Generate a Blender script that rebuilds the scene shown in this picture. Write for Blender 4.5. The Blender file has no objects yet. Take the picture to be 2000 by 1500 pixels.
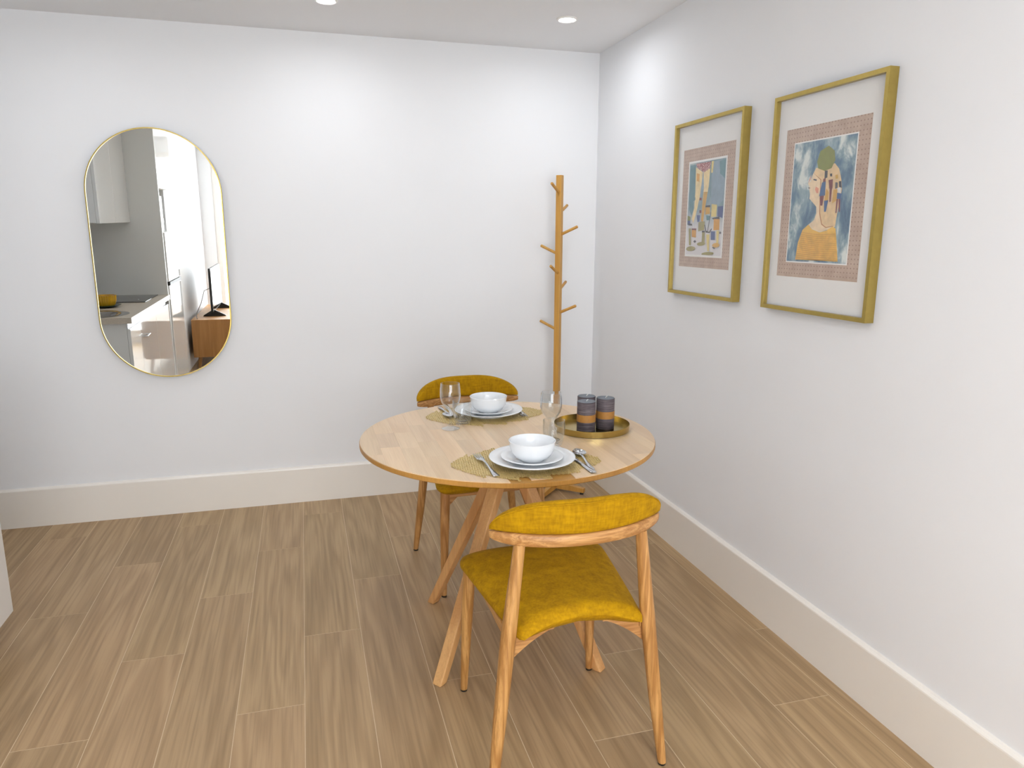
import bpy, bmesh, math, random
from mathutils import Vector, Matrix

random.seed(7)
PI = math.pi
scene = bpy.context.scene
COL = scene.collection

# ------------------------------------------------------------------ camera
CAM = (-1.57673, -3.84199, 1.4)
YAW, PITCH, ROLL, FPX = 0.27814, -0.20302, 0.0031168, 1416.77
cam_data = bpy.data.cameras.new('camera')
cam = bpy.data.objects.new('camera', cam_data)
COL.objects.link(cam)
fw = Vector((math.sin(YAW) * math.cos(PITCH), math.cos(YAW) * math.cos(PITCH), math.sin(PITCH)))
rt = Vector((math.cos(YAW), -math.sin(YAW), 0))
up = rt.cross(fw)
c_, s_ = math.cos(ROLL), math.sin(ROLL)
rt, up = rt * c_ + up * s_, up * c_ - rt * s_
cam.matrix_world = Matrix(((rt.x, up.x, -fw.x, CAM[0]), (rt.y, up.y, -fw.y, CAM[1]), (rt.z, up.z, -fw.z, CAM[2]), (0, 0, 0, 1)))
cam_data.sensor_fit = 'HORIZONTAL'
cam_data.sensor_width = 36.0
cam_data.lens = FPX / 2000 * 36.0
cam_data.clip_start = 0.02
scene.camera = cam

# ------------------------------------------------------------------ world, light levels, exposure
SKY_COLOR, SKY_STRENGTH = (0.965, 1.0, 1.03), 9.8        # overcast daylight seen through the window
LAMP_WATTS, LAMP_COLOR = 2.8, (0.97, 1.0, 1.05)        # each ceiling downlight
EXPOSURE = -0.17
world = bpy.data.worlds.new('world')
scene.world = world
world.use_nodes = True
bg = world.node_tree.nodes['Background']
bg.inputs['Color'].default_value = (*SKY_COLOR, 1)
bg.inputs['Strength'].default_value = SKY_STRENGTH
portal = bpy.data.lights.new('window_portal', 'AREA')   # guides sampling of the sky through the window opening
portal.shape = 'RECTANGLE'
portal.size, portal.size_y = 2.2, 2.1
portal.cycles.is_portal = True
portal_o = bpy.data.objects.new('window_portal', portal)
COL.objects.link(portal_o)
portal_o.location = (-1.45, -5.66, 1.13)
portal_o.rotation_euler = (PI / 2, 0, 0)
scene.view_settings.view_transform = 'Standard'
scene.view_settings.look = 'None'
scene.view_settings.gamma = 1.0
scene.view_settings.use_curve_mapping = False
scene.view_settings.exposure = EXPOSURE
scene.cycles.use_light_tree = False
scene.cycles.caustics_reflective = False


# ------------------------------------------------------------------ helpers
def lin(r, g, b):
    return tuple((c / 255 / 12.92) if c / 255 <= 0.04045 else ((c / 255 + 0.055) / 1.055) ** 2.4 for c in (r, g, b)) + (1.0,)


def tag(o, label=None, cat=None, group=None, kind=None):
    for k, v in (('label', label), ('category', cat), ('group', group), ('kind', kind)):
        if v:
            o[k] = v
    return o


def thing(name, label, cat, loc=(0, 0, 0), rz=0.0, group=None):
    o = bpy.data.objects.new(name, None)
    COL.objects.link(o)
    o.empty_display_size = 0.05
    o.location = loc
    o.rotation_euler = (0, 0, rz)
    return tag(o, label, cat, group)


def obj(name, bm, mat, parent=None, loc=(0, 0, 0), rz=0.0, smooth=None, bevel=None):
    bmesh.ops.recalc_face_normals(bm, faces=bm.faces[:])
    me = bpy.data.meshes.new(name)
    bm.to_mesh(me)
    bm.free()
    for m in (mat if isinstance(mat, (list, tuple)) else [mat]):
        me.materials.append(m)
    if smooth is not None:
        for pl in me.polygons:
            pl.use_smooth = True
        me.set_sharp_from_angle(angle=math.radians(smooth))
    o = bpy.data.objects.new(name, me)
    COL.objects.link(o)
    o.location = loc
    o.rotation_euler = (0, 0, rz)
    if parent is not None:
        o.parent = parent
    if bevel:
        md = o.modifiers.new('bevel', 'BEVEL')
        md.width = bevel
        md.segments = 2
        md.limit_method = 'ANGLE'
        md.angle_limit = math.radians(40)
    return o


def copy_tree(o, parent=None):
    c = o.copy()
    COL.objects.link(c)
    c.parent = parent
    for ch in o.children:
        copy_tree(ch, c)
    return c


def box(bm, x0, x1, y0, y1, z0, z1):
    v = [bm.verts.new((x, y, z)) for z in (z0, z1) for y in (y0, y1) for x in (x0, x1)]
    for f in ((0, 1, 3, 2), (4, 6, 7, 5), (0, 4, 5, 1), (2, 3, 7, 6), (0, 2, 6, 4), (1, 5, 7, 3)):
        bm.faces.new([v[i] for i in f])
    return v


def boxm(*a):
    bm = bmesh.new()
    box(bm, *a)
    return bm


def loft(bm, rings, closed=True, caps=True):
    vr = [[bm.verts.new(p) for p in r] for r in rings]
    n = len(vr[0])
    for a, b in zip(vr[:-1], vr[1:]):
        for i in range(n if closed else n - 1):
            j = (i + 1) % n
            bm.faces.new((a[i], a[j], b[j], b[i]))
    if caps and closed:
        bm.faces.new(vr[0][::-1])
        bm.faces.new(vr[-1])
    return vr


def lathe(profile, seg=48, closed_profile=False):
    """profile: list of (r, z); r == 0 collapses to a pole"""
    bm = bmesh.new()
    rings = []
    for r, z in profile:
        if r < 1e-6:
            rings.append([bm.verts.new((0, 0, z))])
        else:
            rings.append([bm.verts.new((r * math.cos(2 * PI * k / seg), r * math.sin(2 * PI * k / seg), z)) for k in range(seg)])
    pairs = list(zip(rings[:-1], rings[1:]))
    if closed_profile:
        pairs.append((rings[-1], rings[0]))
    for a, b in pairs:
        for k in range(seg):
            j = (k + 1) % seg
            if len(a) == 1 and len(b) == 1:
                continue
            if len(a) == 1:
                bm.faces.new((a[0], b[k], b[j]))
            elif len(b) == 1:
                bm.faces.new((a[k], a[j], b[0]))
            else:
                bm.faces.new((a[k], a[j], b[j], b[k]))
    return bm


def tube(bm, pts, radii, seg=12, caps=True, flat=1.0):
    pts = [Vector(p) for p in pts]
    if not isinstance(radii, (list, tuple)):
        radii = [radii] * len(pts)
    rings = []
    ref = None
    for i, p in enumerate(pts):
        d = (pts[min(i + 1, len(pts) - 1)] - pts[max(i - 1, 0)]).normalized()
        if ref is None:
            ref = Vector((0, 0, 1)) if abs(d.z) < 0.9 else Vector((1, 0, 0))
        a = (ref - d * ref.dot(d)).normalized()
        ref = a
        b = d.cross(a)
        rings.append([p + (a * math.cos(2 * PI * k / seg) * flat + b * math.sin(2 * PI * k / seg)) * radii[i] for k in range(seg)])
    loft(bm, rings, True, caps)
    return bm


def tubem(*a, **k):
    bm = bmesh.new()
    return tube(bm, *a, **k)


def prism(bm, poly, axis, t0, t1):
    """poly: 2-D points; extruded along axis ('x': points are (y,z), 'y': (x,z), 'z': (x,y))"""
    f = {'x': lambda q, t: (t, q[0], q[1]), 'y': lambda q, t: (q[0], t, q[1]), 'z': lambda q, t: (q[0], q[1], t)}[axis]
    loft(bm, [[f(q, t0) for q in poly], [f(q, t1) for q in poly]])
    return bm


# ------------------------------------------------------------------ materials
class NT:
    def __init__(self, name):
        self.m = bpy.data.materials.new(name)
        self.m.use_nodes = True
        self.t = self.m.node_tree
        self.b = self.t.nodes['Principled BSDF']
        self.out = self.t.nodes['Material Output']

    def n(self, kind, **kw):
        nd = self.t.nodes.new(kind)
        for k, v in kw.items():
            if k.startswith('i_'):
                key = k[2:]
                nd.inputs[int(key) if key.isdigit() else key].default_value = v
            else:
                setattr(nd, k, v)
        return nd

    def l(self, a, b):
        self.t.links.new(a, b)

    def math(self, op, a, b=None):
        nd = self.n('ShaderNodeMath', operation=op)
        for i, s in enumerate((a, b)):
            if s is None:
                continue
            if isinstance(s, (int, float)):
                nd.inputs[i].default_value = s
            else:
                self.l(s, nd.inputs[i])
        return nd.outputs[0]

    def mix(self, fac, a, b, mode='MIX'):
        nd = self.n('ShaderNodeMix', data_type='RGBA', blend_type=mode)
        for i, s in ((0, fac), (6, a), (7, b)):
            if isinstance(s, (int, float, tuple)):
                nd.inputs[i].default_value = s
            else:
                self.l(s, nd.inputs[i])
        return nd.outputs[2]

    def noise(self, vec, scale, detail=3, dist=0.0, rough=0.5):
        nd = self.n('ShaderNodeTexNoise', i_Scale=scale, i_Detail=detail, i_Distortion=dist, i_Roughness=rough)
        self.l(vec, nd.inputs['Vector'])
        return nd.outputs['Fac']

    def coords(self, scale=(1, 1, 1), rnd=True, out='Object'):
        tc = self.n('ShaderNodeTexCoord').outputs[out]
        if rnd:
            r = self.n('ShaderNodeObjectInfo').outputs['Random']
            cx = self.n('ShaderNodeCombineXYZ')
            self.l(self.math('MULTIPLY', r, 37.3), cx.inputs[0])
            self.l(self.math('MULTIPLY', r, 91.7), cx.inputs[1])
            self.l(self.math('MULTIPLY', r, 13.1), cx.inputs[2])
            ad = self.n('ShaderNodeVectorMath', operation='ADD')
            self.l(tc, ad.inputs[0])
            self.l(cx.outputs[0], ad.inputs[1])
            tc = ad.outputs[0]
        mp = self.n('ShaderNodeMapping', i_Scale=scale)
        self.l(tc, mp.inputs['Vector'])
        return mp.outputs['Vector']

    def ramp(self, fac, stops):
        nd = self.n('ShaderNodeValToRGB')
        el = nd.color_ramp.elements
        while len(el) < len(stops):
            el.new(0.5)
        for e, (p, c) in zip(el, stops):
            e.position = p
            e.color = c
        self.l(fac, nd.inputs[0])
        return nd.outputs[0]

    def bump(self, h, strength=0.2, dist=0.002):
        nd = self.n('ShaderNodeBump', i_Strength=strength, i_Distance=dist)
        self.l(h, nd.inputs['Height'])
        self.l(nd.outputs[0], self.b.inputs['Normal'])


def plain(name, rgb, rough=0.5, metal=0.0, coat=0.0, spec=0.5, var=0.0, scale=40.0):
    k = NT(name)
    k.b.inputs['Roughness'].default_value = rough
    k.b.inputs['Metallic'].default_value = metal
    k.b.inputs['Coat Weight'].default_value = coat
    k.b.inputs['Specular IOR Level'].default_value = spec
    c = lin(*rgb)
    if var:
        f = k.noise(k.coords(), scale, 4)
        lo = tuple(x * (1 - var) for x in c[:3]) + (1,)
        hi = tuple(min(1, x * (1 + var)) for x in c[:3]) + (1,)
        k.l(k.ramp(f, [(0.3, lo), (0.7, hi)]), k.b.inputs['Base Color'])
    else:
        k.b.inputs['Base Color'].default_value = c
    return k.m


def wood(name, dark, light, axis='y', scale=6.0, rough=0.45, rings=9.0, contrast=0.55, tint=0.0, stretch=0.1, coat=0.0, streak=0.35):
    """figure drawn as contour lines of a stretched noise field, plus fine pores, running along one axis"""
    k = NT(name)
    st = {'x': (stretch, 1, 1), 'y': (1, stretch, 1), 'z': (1, 1, stretch)}[axis]
    v = k.coords(st)
    n1 = k.noise(v, scale, 2, 0.25)
    s = k.math('SINE', k.math('MULTIPLY', n1, rings * 2 * PI))
    s = k.math('ADD', k.math('MULTIPLY', s, 0.5), 0.5)
    fine = {'x': (stretch * 0.35, 1, 1), 'y': (1, stretch * 0.35, 1), 'z': (1, 1, stretch * 0.35)}[axis]
    n2 = k.noise(k.coords(fine), scale * 16, 3)
    n3 = k.noise(v, scale * 0.55, 2)
    f = k.math('ADD', k.math('MULTIPLY', s, contrast), k.math('MULTIPLY', n3, 1 - contrast))
    col = k.ramp(f, [(0.05, lin(*dark)), (0.85, lin(*light))])
    d = lin(*dark)
    col = k.mix(k.math('MULTIPLY', k.ramp(n2, [(0.45, (0, 0, 0, 1)), (0.72, (1, 1, 1, 1))]), streak), col, tuple(x * 0.75 for x in d[:3]) + (1,))
    if tint:
        r = k.n('ShaderNodeObjectInfo').outputs['Random']
        val = k.math('ADD', k.math('MULTIPLY', r, 2 * tint), 1 - tint)
        hsv = k.n('ShaderNodeHueSaturation')
        k.l(col, hsv.inputs['Color'])
        k.l(val, hsv.inputs['Value'])
        r2 = k.math('FRACT', k.math('MULTIPLY', r, 7.31))
        k.l(k.math('ADD', k.math('MULTIPLY', r2, 0.006), 0.497), hsv.inputs['Hue'])
        col = hsv.outputs[0]
    k.l(col, k.b.inputs['Base Color'])
    k.b.inputs['Roughness'].default_value = rough
    k.b.inputs['Coat Weight'].default_value = coat
    if name not in ('oak_look_tile', 'pale_rubberwood_top'):
        k.bump(n2, 0.12, 0.001)
    return k.m


def fabric(name, dark, light):
    k = NT(name)
    v = k.coords((1, 1, 1))
    n1 = k.noise(v, 32, 5, 0.3, 0.6)
    wv = k.noise(k.coords((1, 1, 0.18)), 170, 3)
    wh = k.noise(k.coords((0.18, 0.18, 1)), 170, 3)
    th = k.math('MULTIPLY', k.math('ADD', wv, wh), 0.5)
    f = k.math('ADD', k.math('MULTIPLY', n1, 0.36), k.math('MULTIPLY', th, 0.64))
    k.l(k.ramp(f, [(0.34, lin(*dark)), (0.66, lin(*light))]), k.b.inputs['Base Color'])
    k.b.inputs['Roughness'].default_value = 0.85
    k.b.inputs['Sheen Weight'].default_value = 0.08
    k.b.inputs['Sheen Roughness'].default_value = 0.4
    k.b.inputs['Sheen Tint'].default_value = lin(255, 215, 90)
    k.b.inputs['Specular IOR Level'].default_value = 0.2
    k.bump(th, 0.5, 0.0015)
    return k.m


def thin_glass(name, rgb=(250, 252, 252), edge=0.35, ior=1.45, tintmix=0.0):
    k = NT(name)
    tr = k.n('ShaderNodeBsdfTransparent')
    tr.inputs[0].default_value = lin(*rgb)
    gl = k.n('ShaderNodeBsdfGlossy', i_Roughness=0.02)
    gl.inputs[0].default_value = (0.95, 0.97, 1, 1)
    lw = k.n('ShaderNodeLayerWeight', i_Blend=0.5)
    fac = k.math('ADD', k.math('MULTIPLY', k.math('POWER', lw.outputs['Facing'], 3.0), edge), 0.04)
    mx = k.n('ShaderNodeMixShader')
    k.l(fac, mx.inputs[0])
    k.l(tr.outputs[0], mx.inputs[1])
    k.l(gl.outputs[0], mx.inputs[2])
    k.l(mx.outputs[0], k.out.inputs['Surface'])
    return k.m


def glow(name, rgb, strength):
    k = NT(name)
    k.b.inputs['Base Color'].default_value = (1, 1, 1, 1)
    k.b.inputs['Emission Color'].default_value = (*rgb, 1)
    k.b.inputs['Emission Strength'].default_value = strength
    return k.m


def wall_paint(name, rgb):
    k = NT(name)
    v = k.coords(rnd=False)
    n = k.noise(v, 2.5, 1)
    c = lin(*rgb)
    k.l(k.ramp(n, [(0.3, tuple(x * 0.985 for x in c[:3]) + (1,)), (0.7, c)]), k.b.inputs['Base Color'])
    k.b.inputs['Roughness'].default_value = 0.65
    k.b.inputs['Specular IOR Level'].default_value = 0.3
    return k.m


M = {}
M['wall'] = wall_paint('white_wall_paint', (236, 237, 239))
M['ceiling'] = wall_paint('white_ceiling_paint', (238, 238, 239))
M['trim'] = plain('white_lacquer', (240, 238, 234), 0.3)
M['skirting'] = plain('ivory_skirting_lacquer', (238, 233, 225), 0.25)
M['grout'] = plain('beige_grout', (214, 192, 160), 0.8, var=0.05)
M['plank'] = wood('oak_look_tile', (152, 123, 86), (190, 160, 120), 'y', 7.0, 0.42, 8.0, 0.34, 0.06, 0.075, streak=0.5)
M['ash'] = wood('ash_wood', (158, 106, 52), (206, 155, 94), 'z', 30.0, 0.42, 5.0, 0.62, 0.02, 0.06, streak=0.6)
M['ash_x'] = wood('ash_wood_crosswise', (158, 106, 54), (204, 154, 96), 'x', 30.0, 0.42, 6.0, 0.62, 0.02, 0.06, streak=0.6)
M['ash_y'] = wood('ash_wood_lengthwise', (162, 110, 56), (206, 155, 94), 'y', 26.0, 0.42, 3.0, 0.6, 0.02, 0.07, streak=0.45)
M['beech'] = wood('pale_rubberwood_leg', (192, 136, 80), (222, 172, 114), 'z', 16.0, 0.42, 3.0, 0.35, 0.02, 0.08)
M['stave'] = wood('pale_rubberwood_top', (214, 180, 138), (236, 208, 170), 'y', 18.0, 0.32, 2.5, 0.25, 0.10, 0.08, coat=0.15, streak=0.2)
M['edge'] = wood('rubberwood_edge', (172, 122, 52), (192, 142, 70), 'z', 12.0, 0.4, 2.0, 0.3, 0.0, 0.2)
M['bamboo'] = wood('bamboo', (186, 134, 56), (210, 160, 80), 'z', 30.0, 0.4, 2.0, 0.3, 0.03, 0.05)
M['mustard'] = fabric('mustard_chenille', (146, 104, 0), (192, 146, 2))
M['gold'] = plain('brushed_gold', (186, 163, 92), 0.34, 1.0, var=0.04, scale=60)
M['brass'] = plain('brass_tray', (184, 162, 98), 0.22, 1.0, var=0.06, scale=20)
M['goldlace'] = plain('gold_vinyl', (218, 194, 130), 0.32, 0.45, var=0.08, scale=80)
M['mirror'] = plain('silvered_glass', (238, 240, 238), 0.0, 1.0)
M['porcelain'] = plain('white_porcelain', (236, 239, 242), 0.12, 0, 0.6)
M['steel'] = plain('polished_steel', (205, 207, 210), 0.12, 1.0)
M['black'] = plain('black_plastic', (22, 20, 19), 0.45)
M['glass'] = thin_glass('clear_drinking_glass', (250, 251, 251), 1.0)
M['pane'] = thin_glass('window_glass', (255, 255, 255), 0.25)
M['matboard'] = plain('white_mat_board', (240, 238, 234), 0.8)
M['lamp'] = glow('lamp_diffuser', (1.0, 0.99, 0.97), 12.0)
M['whitegloss'] = plain('white_gloss_laminate', (236, 236, 234), 0.06, 0, 0.5)
M['greypanel'] = plain('grey_laminate', (240, 240, 236), 0.3)
M['worktop'] = plain('beige_stone_worktop', (204, 192, 176), 0.3, var=0.06, scale=120)
M['oakveneer'] = wood('oak_veneer', (158, 108, 56), (192, 142, 84), 'z', 8.0, 0.45, 3.0, 0.4, 0.0, 0.1)
M['hob'] = plain('black_ceramic_glass', (16, 16, 17), 0.08)
M['yellowglaze'] = plain('yellow_glaze', (216, 166, 20), 0.2, 0, 0.4, var=0.15, scale=30)
M['greenglaze'] = plain('dark_green_glaze', (38, 66, 52), 0.2, 0, 0.4)
M['wick'] = plain('white_wick', (236, 234, 228), 0.8)
M['strap'] = plain('kraft_band', (168, 116, 50), 0.6, var=0.08, scale=90)
M['leather'] = plain('grey_plinth', (150, 148, 144), 0.5)


def candle_wax():
    k = NT('charcoal_rustic_wax')
    n = k.noise(k.coords((0.25, 0.25, 5.0)), 60, 4, 0.4, 0.7)
    k.l(k.ramp(n, [(0.3, lin(58, 50, 56)), (0.55, lin(92, 82, 86)), (0.75, lin(132, 122, 124))]), k.b.inputs['Base Color'])
    k.b.inputs['Roughness'].default_value = 0.7
    k.bump(n, 0.4, 0.002)
    return k.m


M['wax'] = candle_wax()
M['waxtop'] = plain('smooth_grey_wax', (104, 112, 122), 0.45, var=0.08, scale=70)

# ------------------------------------------------------------------ the room
H = 2.344
XL, YF = -3.25, -5.6


def structure(name, bm, mat, **k):
    return tag(obj(name, bm, mat, **k), kind='structure')


floor = structure('floor', boxm(XL, 0.0, YF, 0.0, -0.05, -0.0005), M['grout'])
PW, PL, GAP = 0.196, 1.179, 0.0022
plank_meshes = {}


def plank_mesh(w, l):
    key = (round(w, 3), round(l, 3))
    if key not in plank_meshes:
        bm = bmesh.new()
        a, b, e = w / 2, l / 2, 0.0004
        loft(bm, [[(sx * (a - i), sy * (b - i), z) for sx, sy in ((-1, -1), (1, -1), (1, 1), (-1, 1))] for i, z in ((0, -0.006), (0, -e), (e, 0.0))])
        bmesh.ops.recalc_face_normals(bm, faces=bm.faces[:])
        me = bpy.data.meshes.new('plank')
        bm.to_mesh(me)
        bm.free()
        me.materials.append(M['plank'])
        plank_meshes[key] = me
    return plank_meshes[key]


for k in range(-4, 14):
    x0, x1 = max(XL, -2.62 + PW * k), min(0.0, -2.62 + PW * (k + 1))
    if x1 - x0 < 0.02:
        continue
    yy = -0.994 + 0.393 * (k % 3) + PL * 2
    while yy > YF:
        y1, y0 = min(0.0, yy), max(YF, yy - PL)
        yy -= PL
        if y1 - y0 < 0.03:
            continue
        o = bpy.data.objects.new('plank', plank_mesh(x1 - x0 - GAP, y1 - y0 - GAP))
        COL.objects.link(o)
        o.location = ((x0 + x1) / 2, (y0 + y1) / 2, 0.0)
        o.parent = floor

structure('wall_back', boxm(XL - 0.1, 0.1, 0.0, 0.1, -0.05, H + 0.1), M['wall'])
structure('wall_right', boxm(0.0, 0.1, YF - 0.1, 0.0, -0.05, H + 0.1), M['wall'])
structure('wall_left', boxm(XL - 0.1, XL, YF - 0.1, 0.0, -0.05, H + 0.1), M['wall'])
structure('wall_left_rear', boxm(XL, -2.69, YF, -3.19, 0.0, H), M['wall'])
structure('ceiling', boxm(XL, 0.0, YF, 0.0, H, H + 0.1), M['ceiling'])
# wall behind the camera with the balcony window opening
WX0, WX1, WZ0, WZ1 = -2.55, -0.35, 0.08, 2.18
bm = bmesh.new()
box(bm, XL, WX0, YF - 0.1, YF, -0.05, H + 0.1)
box(bm, WX1, 0.0, YF - 0.1, YF, -0.05, H + 0.1)
box(bm, WX0, WX1, YF - 0.1, YF, -0.05, WZ0)
box(bm, WX0, WX1, YF - 0.1, YF, WZ1, H + 0.1)
structure('wall_front', bm, M['wall'])
win = tag(bpy.data.objects.new('window_1', None), kind='structure')
COL.objects.link(win)
win.location = (0, YF, 0)
bm = bmesh.new()
for a, b in ((WX0, WX0 + 0.06), (WX1 - 0.06, WX1), (-1.48, -1.42)):
    box(bm, a, b, -0.07, -0.02, WZ0, WZ1)
box(bm, WX0 + 0.06, WX1 - 0.06, -0.07, -0.02, WZ0, WZ0 + 0.07)
box(bm, WX0 + 0.06, WX1 - 0.06, -0.07, -0.02, WZ1 - 0.06, WZ1)
obj('window_frame', bm, M['trim'], win)
obj('pane', boxm(WX0 + 0.06, -1.48, -0.048, -0.042, WZ0 + 0.07, WZ1 - 0.06), M['pane'], win)
obj('pane', boxm(-1.42, WX1 - 0.06, -0.048, -0.042, WZ0 + 0.07, WZ1 - 0.06), M['pane'], win)

BT, BH = 0.015, 0.182
prof = [(0, 0), (BT, 0), (BT, BH), (BT - 0.001, BH + 0.004), (BT * 0.55, BH + 0.010), (0, BH + 0.013)]
structure('baseboard_back', prism(bmesh.new(), [(-a, b) for a, b in prof], 'x', XL, 0.0), M['skirting'])
structure('baseboard_right', prism(bmesh.new(), [(-a, b) for a, b in prof], 'y', YF, -BT), M['skirting'])

# ------------------------------------------------------------------ ceiling downlights
def downlight(x, y, label):
    t = thing('ceiling_downlight', label, 'ceiling light', (x, y, H), 0, 'recessed ceiling downlights')
    obj('trim_ring', lathe([(0.036, -0.0005), (0.036, -0.004), (0.040, -0.007), (0.047, -0.004), (0.048, -0.0005)], 40, True), M['trim'], t, smooth=40)
    obj('diffuser', lathe([(0, -0.003), (0.0355, -0.003), (0.0355, -0.0005), (0, -0.0005)], 32), M['lamp'], t)
    ld = bpy.data.lights.new('lamp', 'AREA')
    ld.shape = 'DISK'
    ld.size = 0.07
    ld.spread = math.radians(172)
    ld.energy = LAMP_WATTS
    ld.color = LAMP_COLOR
    lo = bpy.data.objects.new('lamp', ld)
    COL.objects.link(lo)
    lo.parent = t
    lo.location = (0, 0, -0.006)
    return t


downlight(-1.427, -0.513, 'recessed round ceiling downlight cut by the top edge of the picture')
downlight(-0.384, -0.544, 'small round recessed ceiling downlight near the corner above the coat stand')
for x, y, w in ((-2.47, -0.70, 'in front of the mirror'), (-2.0, -3.3, 'between the kitchen row and the camera side'), (-0.8, -3.3, 'along the right wall beyond the pictures'),  # downlights out of view, positioned to balance the brightness of the walls
                (-1.45, -4.7, 'near the balcony window'), (-1.427, -2.0, 'added as fill above the near half of the dining table')):  # the last lamp is added as fill light for table and floor
    downlight(x, y, 'unseen small round recessed ceiling downlight ' + w)

# ------------------------------------------------------------------ oval mirror
def stadium(w, h, n=40):
    r = w / 2
    s = h / 2 - r
    pts = [(r * math.cos(PI * k / n), s + r * math.sin(PI * k / n)) for k in range(n + 1)]
    return pts + [(-x, -z) for x, z in pts]


MW, MH = 0.585, 1.165
mir_tilt = 0.0115
mir = thing('wall_mirror', 'tall pill-shaped wall mirror with a thin gold rim', 'mirror', (-2.222, -0.0072, 1.294))
mir.rotation_euler = (mir_tilt, 0, 0)
bm = bmesh.new()
prism(bm, stadium(MW - 0.008, MH - 0.008), 'y', -0.004, -0.019)
obj('mirror_glass', bm, M['mirror'], mir)
bm = bmesh.new()
rings = []
for inset, y in ((0.0, 0.0), (0.0, -0.024), (0.005, -0.024), (0.005, 0.0)):
    rings.append([(x, y, z) for x, z in stadium(MW - 2 * inset, MH - 2 * inset)])
loft(bm, rings + [rings[0]], True, False)
bmesh.ops.remove_doubles(bm, verts=bm.verts[:], dist=1e-6)
obj('rim', bm, M['gold'], mir, smooth=40)

# ------------------------------------------------------------------ framed prints on the right wall
PC = {'skin': (240, 214, 176), 'nape': (232, 200, 150), 'line': (190, 130, 80), 'sweater': (240, 192, 84), 'green': (128, 134, 54), 'dark': (66, 62, 66),
      'blush': (226, 150, 118), 'blue': (62, 96, 142), 'maroon': (122, 56, 56), 'mustard': (214, 166, 74), 'white': (238, 234, 226), 'orange': (220, 160, 70),
      'teal': (98, 138, 146), 'bluegrey': (142, 162, 176), 'cream': (240, 216, 160), 'yellowp': (226, 206, 130), 'indigo': (78, 92, 140), 'olive': (162, 152, 96)}
PCOL = {}


def ink(name, rgb):
    k = NT('print_' + name)
    c = lin(*rgb)
    n = k.noise(k.coords(rnd=False), 45, 4, 0.4)
    k.l(k.ramp(n, [(0.3, tuple(x * 0.88 for x in c[:3]) + (1,)), (0.7, tuple(min(1, x * 1.12) for x in c[:3]) + (1,))]), k.b.inputs['Base Color'])
    k.b.inputs['Roughness'].default_value = 0.7
    return k.m


for nm, rgb in PC.items():
    PCOL[nm] = ink(nm, rgb)
k = NT('print_reddot')
vo = k.n('ShaderNodeTexVoronoi', i_Scale=170.0)
k.l(k.coords(rnd=False), vo.inputs['Vector'])
k.l(k.ramp(vo.outputs['Distance'], [(0.3, lin(228, 200, 190)), (0.45, lin(160, 90, 92))]), k.b.inputs['Base Color'])
k.b.inputs['Roughness'].default_value = 0.7
PCOL['reddot'] = k.m


def watercolour(name, stops, vstops=None, scale=7.0):
    k = NT(name)
    v = k.coords((1, 1.3, 0.8), rnd=False)
    n = k.noise(v, scale, 5, 0.35, 0.6)
    col = k.ramp(n, [(p, lin(*c)) for p, c in stops])
    if vstops:
        sp = k.n('ShaderNodeSeparateXYZ')
        k.l(k.n('ShaderNodeTexCoord').outputs['Generated'], sp.inputs[0])
        f = k.math('ADD', sp.outputs[2], k.math('MULTIPLY', k.math('SUBTRACT', n, 0.5), 0.35))
        col = k.mix(k.ramp(f, vstops), lin(226, 222, 222), col)
    k.l(col, k.b.inputs['Base Color'])
    k.b.inputs['Roughness'].default_value = 0.7
    return k.m


M['sky_art'] = watercolour('print_blue_wash', [(0.33, (62, 94, 124)), (0.44, (96, 128, 150)), (0.54, (150, 172, 178)), (0.63, (222, 228, 222))], None, 13.0)
M['town_art'] = watercolour('print_teal_wash', [(0.30, (84, 122, 132)), (0.5, (140, 164, 172)), (0.68, (188, 200, 196))], [(0.25, (0, 0, 0, 1)), (0.5, (1, 1, 1, 1))], 9.0)


def dotted_sheet():
    k = NT('print_dotted_taupe_paper')
    tc = k.n('ShaderNodeTexCoord').outputs['Object']
    sp = k.n('ShaderNodeSeparateXYZ')
    k.l(tc, sp.inputs[0])
    dy = k.math('SUBTRACT', k.math('FRACT', k.math('MULTIPLY', sp.outputs[1], 74.0)), 0.5)
    dz = k.math('SUBTRACT', k.math('FRACT', k.math('MULTIPLY', sp.outputs[2], 74.0)), 0.5)
    r = k.math('SQRT', k.math('ADD', k.math('MULTIPLY', dy, dy), k.math('MULTIPLY', dz, dz)))
    n = k.noise(tc, 30, 4)
    base = k.ramp(n, [(0.3, lin(182, 154, 134)), (0.7, lin(202, 178, 158))])
    k.l(k.mix(k.ramp(r, [(0.11, (1, 1, 1, 1)), (0.2, (0, 0, 0, 1))]), base, lin(152, 120, 102)), k.b.inputs['Base Color'])
    k.b.inputs['Roughness'].default_value = 0.8
    return k.m


M['taupe'] = dotted_sheet()

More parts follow.
